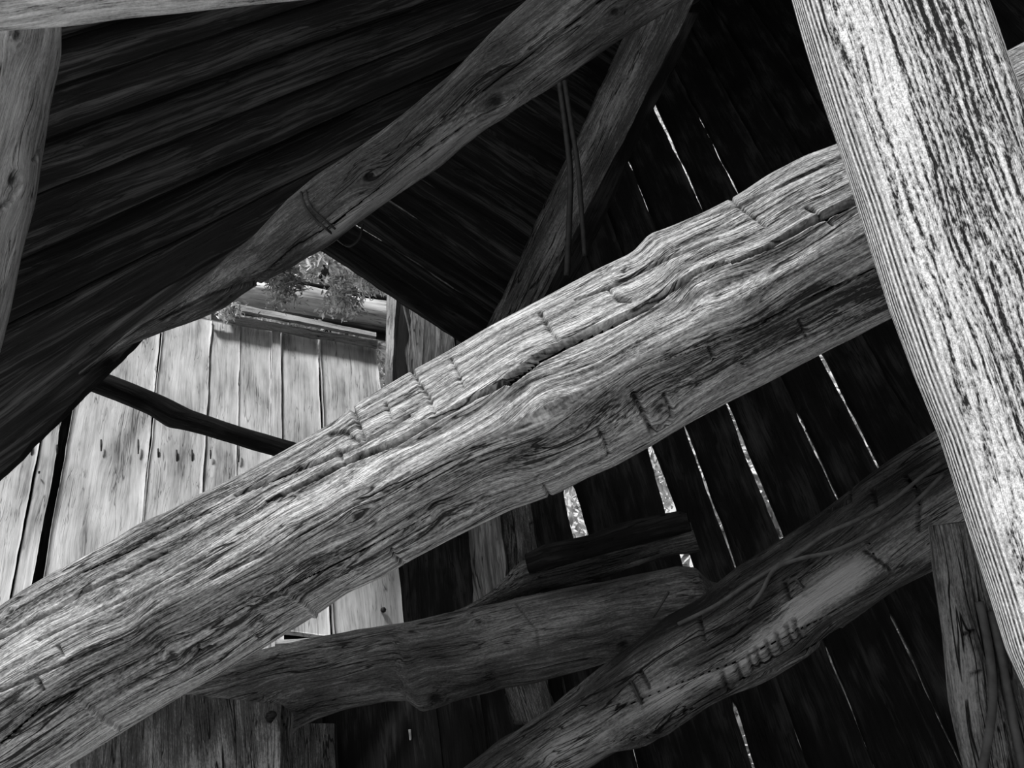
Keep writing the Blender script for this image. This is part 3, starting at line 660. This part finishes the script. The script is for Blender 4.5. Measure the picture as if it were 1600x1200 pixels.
tag(timber('log_stub', (715, 965), (1090, 850), 3.75, 3.65, [(715, 955), (745, 935), (790, 895), (815, 872), (870, 862), (960, 842), (1075, 812), (1090, 815)], [(715, 968), (800, 948), (860, 932), (960, 908), (1060, 872), (1090, 866)], M_LOG2, sec=CIRC, N=140, M=60, seed=9, rough=.02, lump=.02),
    'rough split stub lying on top of the round lower log', 'log')
tag(timber('notched_timber', (825, 880), (1078, 820), 3.6, 3.5, [(825, 866), (850, 852), (925, 836), (960, 822), (1000, 812), (1060, 800), (1078, 804)], [(825, 896), (850, 890), (900, 878), (960, 860), (1000, 850), (1060, 834), (1078, 828)], M_DARK,
    sec=chaikin([(1, .8), (-1, .8), (-1, -.8), (1, -.8)], 2), N=120, M=50, seed=10), 'dark notched timber end resting on the split stub', 'timber')

# ============================================================ lower right hewn beam
RSEC = chaikin([(1.0, -.2), (.55, .5), (-.35, .75), (-.75, .55), (-1.0, .05), (-.8, -.8), (.6, -.9)], 2)
rc = [([(1110, 1010), (1180, 965), (1260, 915), (1330, 870)], [1.5, 2], .010), ([(1050, 1040), (1130, 1000), (1200, 955)], [1.5, 1.5], .01), ([(960, 1110), (1050, 1070), (1150, 1035), (1290, 970), (1380, 910), (1455, 870)], [2, 3, 2], .02), ([(1000, 1160), (1120, 1085), (1220, 1050), (1320, 990)], [2, 3, 2], .02), ([(1350, 860), (1390, 890), (1372, 875)], [2, 2], .02),
      ([(1420, 750), (1437, 770), (1436, 830)], [4, 2], .03), ([(1355, 842), (1367, 875)], [3, 2], .02), ([(1300, 800), (1332, 788), (1334, 765)], [2, 1], .012)]
rcu = []
for kx in [1128, 1150, 1168, 1180, 1196, 1212, 1228, 1240]:
    ky = 1072 - (kx - 1128) * .74
    rcu.append(([(kx, ky - 18), (kx + 6, ky - 2), (kx + 12, ky + 10)], [1.8, 1.5], .010))
rcu += [([(1000, 1050), (1012, 1075)], [2, 2], .012), ([(985, 1066), (1003, 1098)], [1.5, 1.5], .01), ([(1090, 960), (1098, 1000)], [2, 1], .01), ([(1225, 910), (1230, 935)], [2, 1], .01), ([(1368, 770), (1374, 800)], [2, 1], .01)]
tag(timber('hewn_beam', (740, 1290), (1560, 720), 3.25, 2.75,
    [(740, 1190), (830, 1130), (900, 1080), (970, 1015), (1040, 960), (1090, 930), (1150, 880), (1220, 838), (1300, 790), (1350, 750), (1400, 718), (1460, 680), (1560, 610)],
    [(740, 1310), (840, 1235), (960, 1172), (1050, 1150), (1130, 1107), (1210, 1062), (1265, 1030), (1290, 1008), (1320, 985), (1400, 932), (1455, 900), (1560, 840)],
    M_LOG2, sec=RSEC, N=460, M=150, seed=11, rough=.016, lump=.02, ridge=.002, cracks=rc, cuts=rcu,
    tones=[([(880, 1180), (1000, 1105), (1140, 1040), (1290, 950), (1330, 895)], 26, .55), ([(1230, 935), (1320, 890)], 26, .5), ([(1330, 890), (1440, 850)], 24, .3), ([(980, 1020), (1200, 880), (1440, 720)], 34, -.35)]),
    'dark hewn beam at lower right with a row of chisel marks', 'beam')
tag(tube('cable', on('hewn_beam11', [(1470, 722), (1440, 745), (1390, 785), (1340, 812), (1290, 835), (1240, 870), (1180, 905), (1120, 945), (1060, 975)]), .006, M_CABLE), 'upper one of two old cables draped along the dark hewn beam', 'cable')
tag(tube('cable', on('hewn_beam11', [(1475, 740), (1440, 775), (1400, 810), (1350, 840), (1300, 862), (1250, 873), (1210, 890), (1190, 925), (1170, 950)]), .006, M_CABLE), 'lower looping one of two old cables along the dark hewn beam', 'cable')
for i, (x, y, x2, y2, d, lb) in enumerate([(1243, 905, 1256, 918, 2.75, 'bent nail beside the cable on the dark hewn beam'), (986, 1064, 1003, 1100, 2.95, 'long rusted nail at the far end of the dark hewn beam'), (1045, 925, 1020, 965, 3.1, 'thin nail standing up where the round log meets the hewn beam')]):
    tag(tube('nail', on('hewn_beam11', [(x, y), (x2, y2)], .01), .004, M_NAIL), lb, 'nail')

# ============================================================ lower right post with cables
tag(timber('square_post', (1505, 815), (1640, 1500), 2.25, 2.1, [(1440, 760), (1448, 820), (1460, 900), (1480, 1000), (1490, 1100), (1505, 1200), (1545, 1500)], [(1560, 760), (1590, 900), (1640, 1100), (1680, 1250), (1750, 1500)], M_LOG2,
    sec=chaikin([(1, .3), (.35, .8), (-1, .3), (-1, -.8), (.8, -.8)], 2), N=260, M=90, seed=13, rough=.01, ridge=.002, tones=[([(1470, 820), (1500, 1000), (1530, 1200)], 22, .4), ([(1560, 850), (1600, 1100)], 30, -.3)],
    cuts=[([(1508, 990), (1522, 985)], [2, 1], .012), ([(1520, 1052), (1534, 1048)], [2, 1], .012)]), 'dark square post at lower right under the hewn beam', 'post')
tag(tube('cable', on('square_post13', [(1530, 940), (1543, 1000), (1551, 1070), (1548, 1130), (1530, 1230), (1520, 1320)]), .009, M_CABLE), 'bowed cable stapled down the dark square post', 'cable')
tag(tube('cable', on('square_post13', [(1548, 955), (1565, 1030), (1580, 1110), (1598, 1200), (1620, 1320)]), .009, M_CABLE), 'straight cable running down the dark square post, nearest the bleached post', 'cable')

# ============================================================ square board end at the bottom left
sqp = VPlane(P(380, 1120, 3.0), 99)
tag(plank('square_board', sqp.hit(110, 1330), sqp.hit(430, 1330), sqp.hit(110, 1066), sqp.hit(440, 1100), .08, M_LOG2, None, N=120, K=60, edge=.003, seed=33, back=-sqp.n),
    'wide grey squared board end below the main beam at bottom left', 'board')
tube('knot', [sqp.hit(424, 1120, .004), sqp.hit(424, 1120, -.01)], .018, M_DARK, bpy.data.objects['square_board'])

# ============================================================ cedar trees outside
def leafmat(name, a, b):
    mt = bpy.data.materials.new(name); mt.use_nodes = True; N, K = mt.node_tree.nodes, mt.node_tree.links
    bs = N['Principled BSDF']; bs.inputs['Roughness'].default_value = .45
    n = N.new('ShaderNodeTexNoise'); n.inputs['Scale'].default_value = 9
    t = N.new('ShaderNodeTexCoord'); K.new(t.outputs['Object'], n.inputs['Vector'])
    cr = N.new('ShaderNodeValToRGB'); cr.color_ramp.elements[0].color = (a,) * 3 + (1,); cr.color_ramp.elements[1].color = (b,) * 3 + (1,)
    cr.color_ramp.elements[0].position = .35; cr.color_ramp.elements[1].position = .65
    K.new(n.outputs['Fac'], cr.inputs['Fac']); K.new(cr.outputs['Color'], bs.inputs['Base Color']); return mt
M_LEAF = leafmat('cedar_foliage', .25, .95); M_LEAFD = leafmat('dark_cedar_foliage', .12, .6)
def leaves(name, centres, size, mat, parent, seed):
    rng = np.random.default_rng(seed); V, Fc = [], []
    for c in centres:
        t = unit(rng.normal(size=3) + [0, 0, -.4]); a = unit(np.cross(t, rng.normal(size=3))); s = size * rng.uniform(.6, 1.4); b = len(V)
        nn = np.cross(t, a) * s * .12
        V += [c, c + t * s * .4 + a * s * .2 + nn, c + t * s, c + t * s * .4 - a * s * .2 + nn]
        Fc += [(b, b + 1, b + 2), (b, b + 2, b + 3)]
    return mesh_obj(name, V, Fc, mat, parent, smooth=False)
def tree(x, y, d, rad, n_, label, seed, lf=.08):
    c = P(x, y, d); root = empty('cedar_tree', (c[0], c[1], 0)); tag(root, label, 'tree', 'trees outside the barn')
    rng = np.random.default_rng(seed)
    tube('trunk', [np.array([c[0], c[1], 0]), np.array([c[0] + .1, c[1], c[2] * .5]), np.array([c[0], c[1], c[2] + rad])], [.16, .1, .03], M_LOG2, root)
    q = rng.normal(size=(n_, 3)); q /= np.linalg.norm(q, axis=1)[:, None]; q *= rng.uniform(.25, 1, (n_, 1)) ** .5 * rad; q[:, 2] *= 1.5
    leaves('foliage', c + q, lf, M_LEAF, root, seed)
tree(500, 400, 9.0, 1.1, 26000, 'cedar tree showing through the gap between the two roof slopes', 1)
tree(620, 500, 14.0, 1.6, 14000, 'cedar tree standing outside behind the pale board wall', 2)
tree(930, 830, 10.8, .9, 2500, 'cedar tree glimpsed through the widest slits of the back wall', 3, .16)
tree(1200, 560, 12.5, 1.9, 9000, 'added cedar tree dimming the slits of the back wall below the main beam', 4, .2)  # this and the next two trees are added to dim the slits
tree(1330, 1000, 7.6, 1.2, 6000, 'added cedar tree dimming the slits below the dark hewn beam', 8, .2)
tree(1080, 200, 20.0, 3.2, 9000, 'added cedar tree dimming the slits high in the back wall', 9, .2)
def sprig(x, y, d, w_, h_, n_, label, seed, mat=None):
    root = empty('cedar_sprig', P(x, y - h_ / 2, d)); tag(root, label, 'branch')
    rng = np.random.default_rng(seed); cs = []
    for b in range(7):
        x1 = x + rng.uniform(-.5, .5) * w_; y1 = y + rng.uniform(.0, .5) * h_
        pts = [(x + rng.uniform(-8, 8), y - h_ * .55), ((x + x1) / 2 + rng.uniform(-6, 6), y - h_ * .1), (x1, y1)]
        tube('stem', pxl(pts, d, d), .004, M_VINE, root, nr=5, sub=5)
        for k in range(n_ // 4):
            t = rng.uniform(.1, 1); i = 0 if t < .5 else 1; tt = t * 2 - i
            cs.append(P(pts[i][0] + (pts[i + 1][0] - pts[i][0]) * tt + rng.normal() * 8, pts[i][1] + (pts[i + 1][1] - pts[i][1]) * tt + rng.normal() * 5, d + rng.normal() * .03))
    leaves('foliage', cs, .028, mat or M_LEAFD, root, seed)
sprig(445, 445, 5.2, 60, 75, 700, 'dark cedar sprig hanging left, before the sunlit log', 5)
sprig(530, 470, 5.2, 60, 70, 500, 'wispy cedar sprig hanging in the middle, before the sunlit log', 6, M_LEAF)
sprig(575, 440, 5.0, 50, 50, 350, 'pale cedar sprig hanging at the right, beside the corner post', 7, M_LEAF)
sprig(357, 487, 4.6, 25, 25, 150, 'small cedar tip poking over the capping board at its left end', 8, M_LEAF)
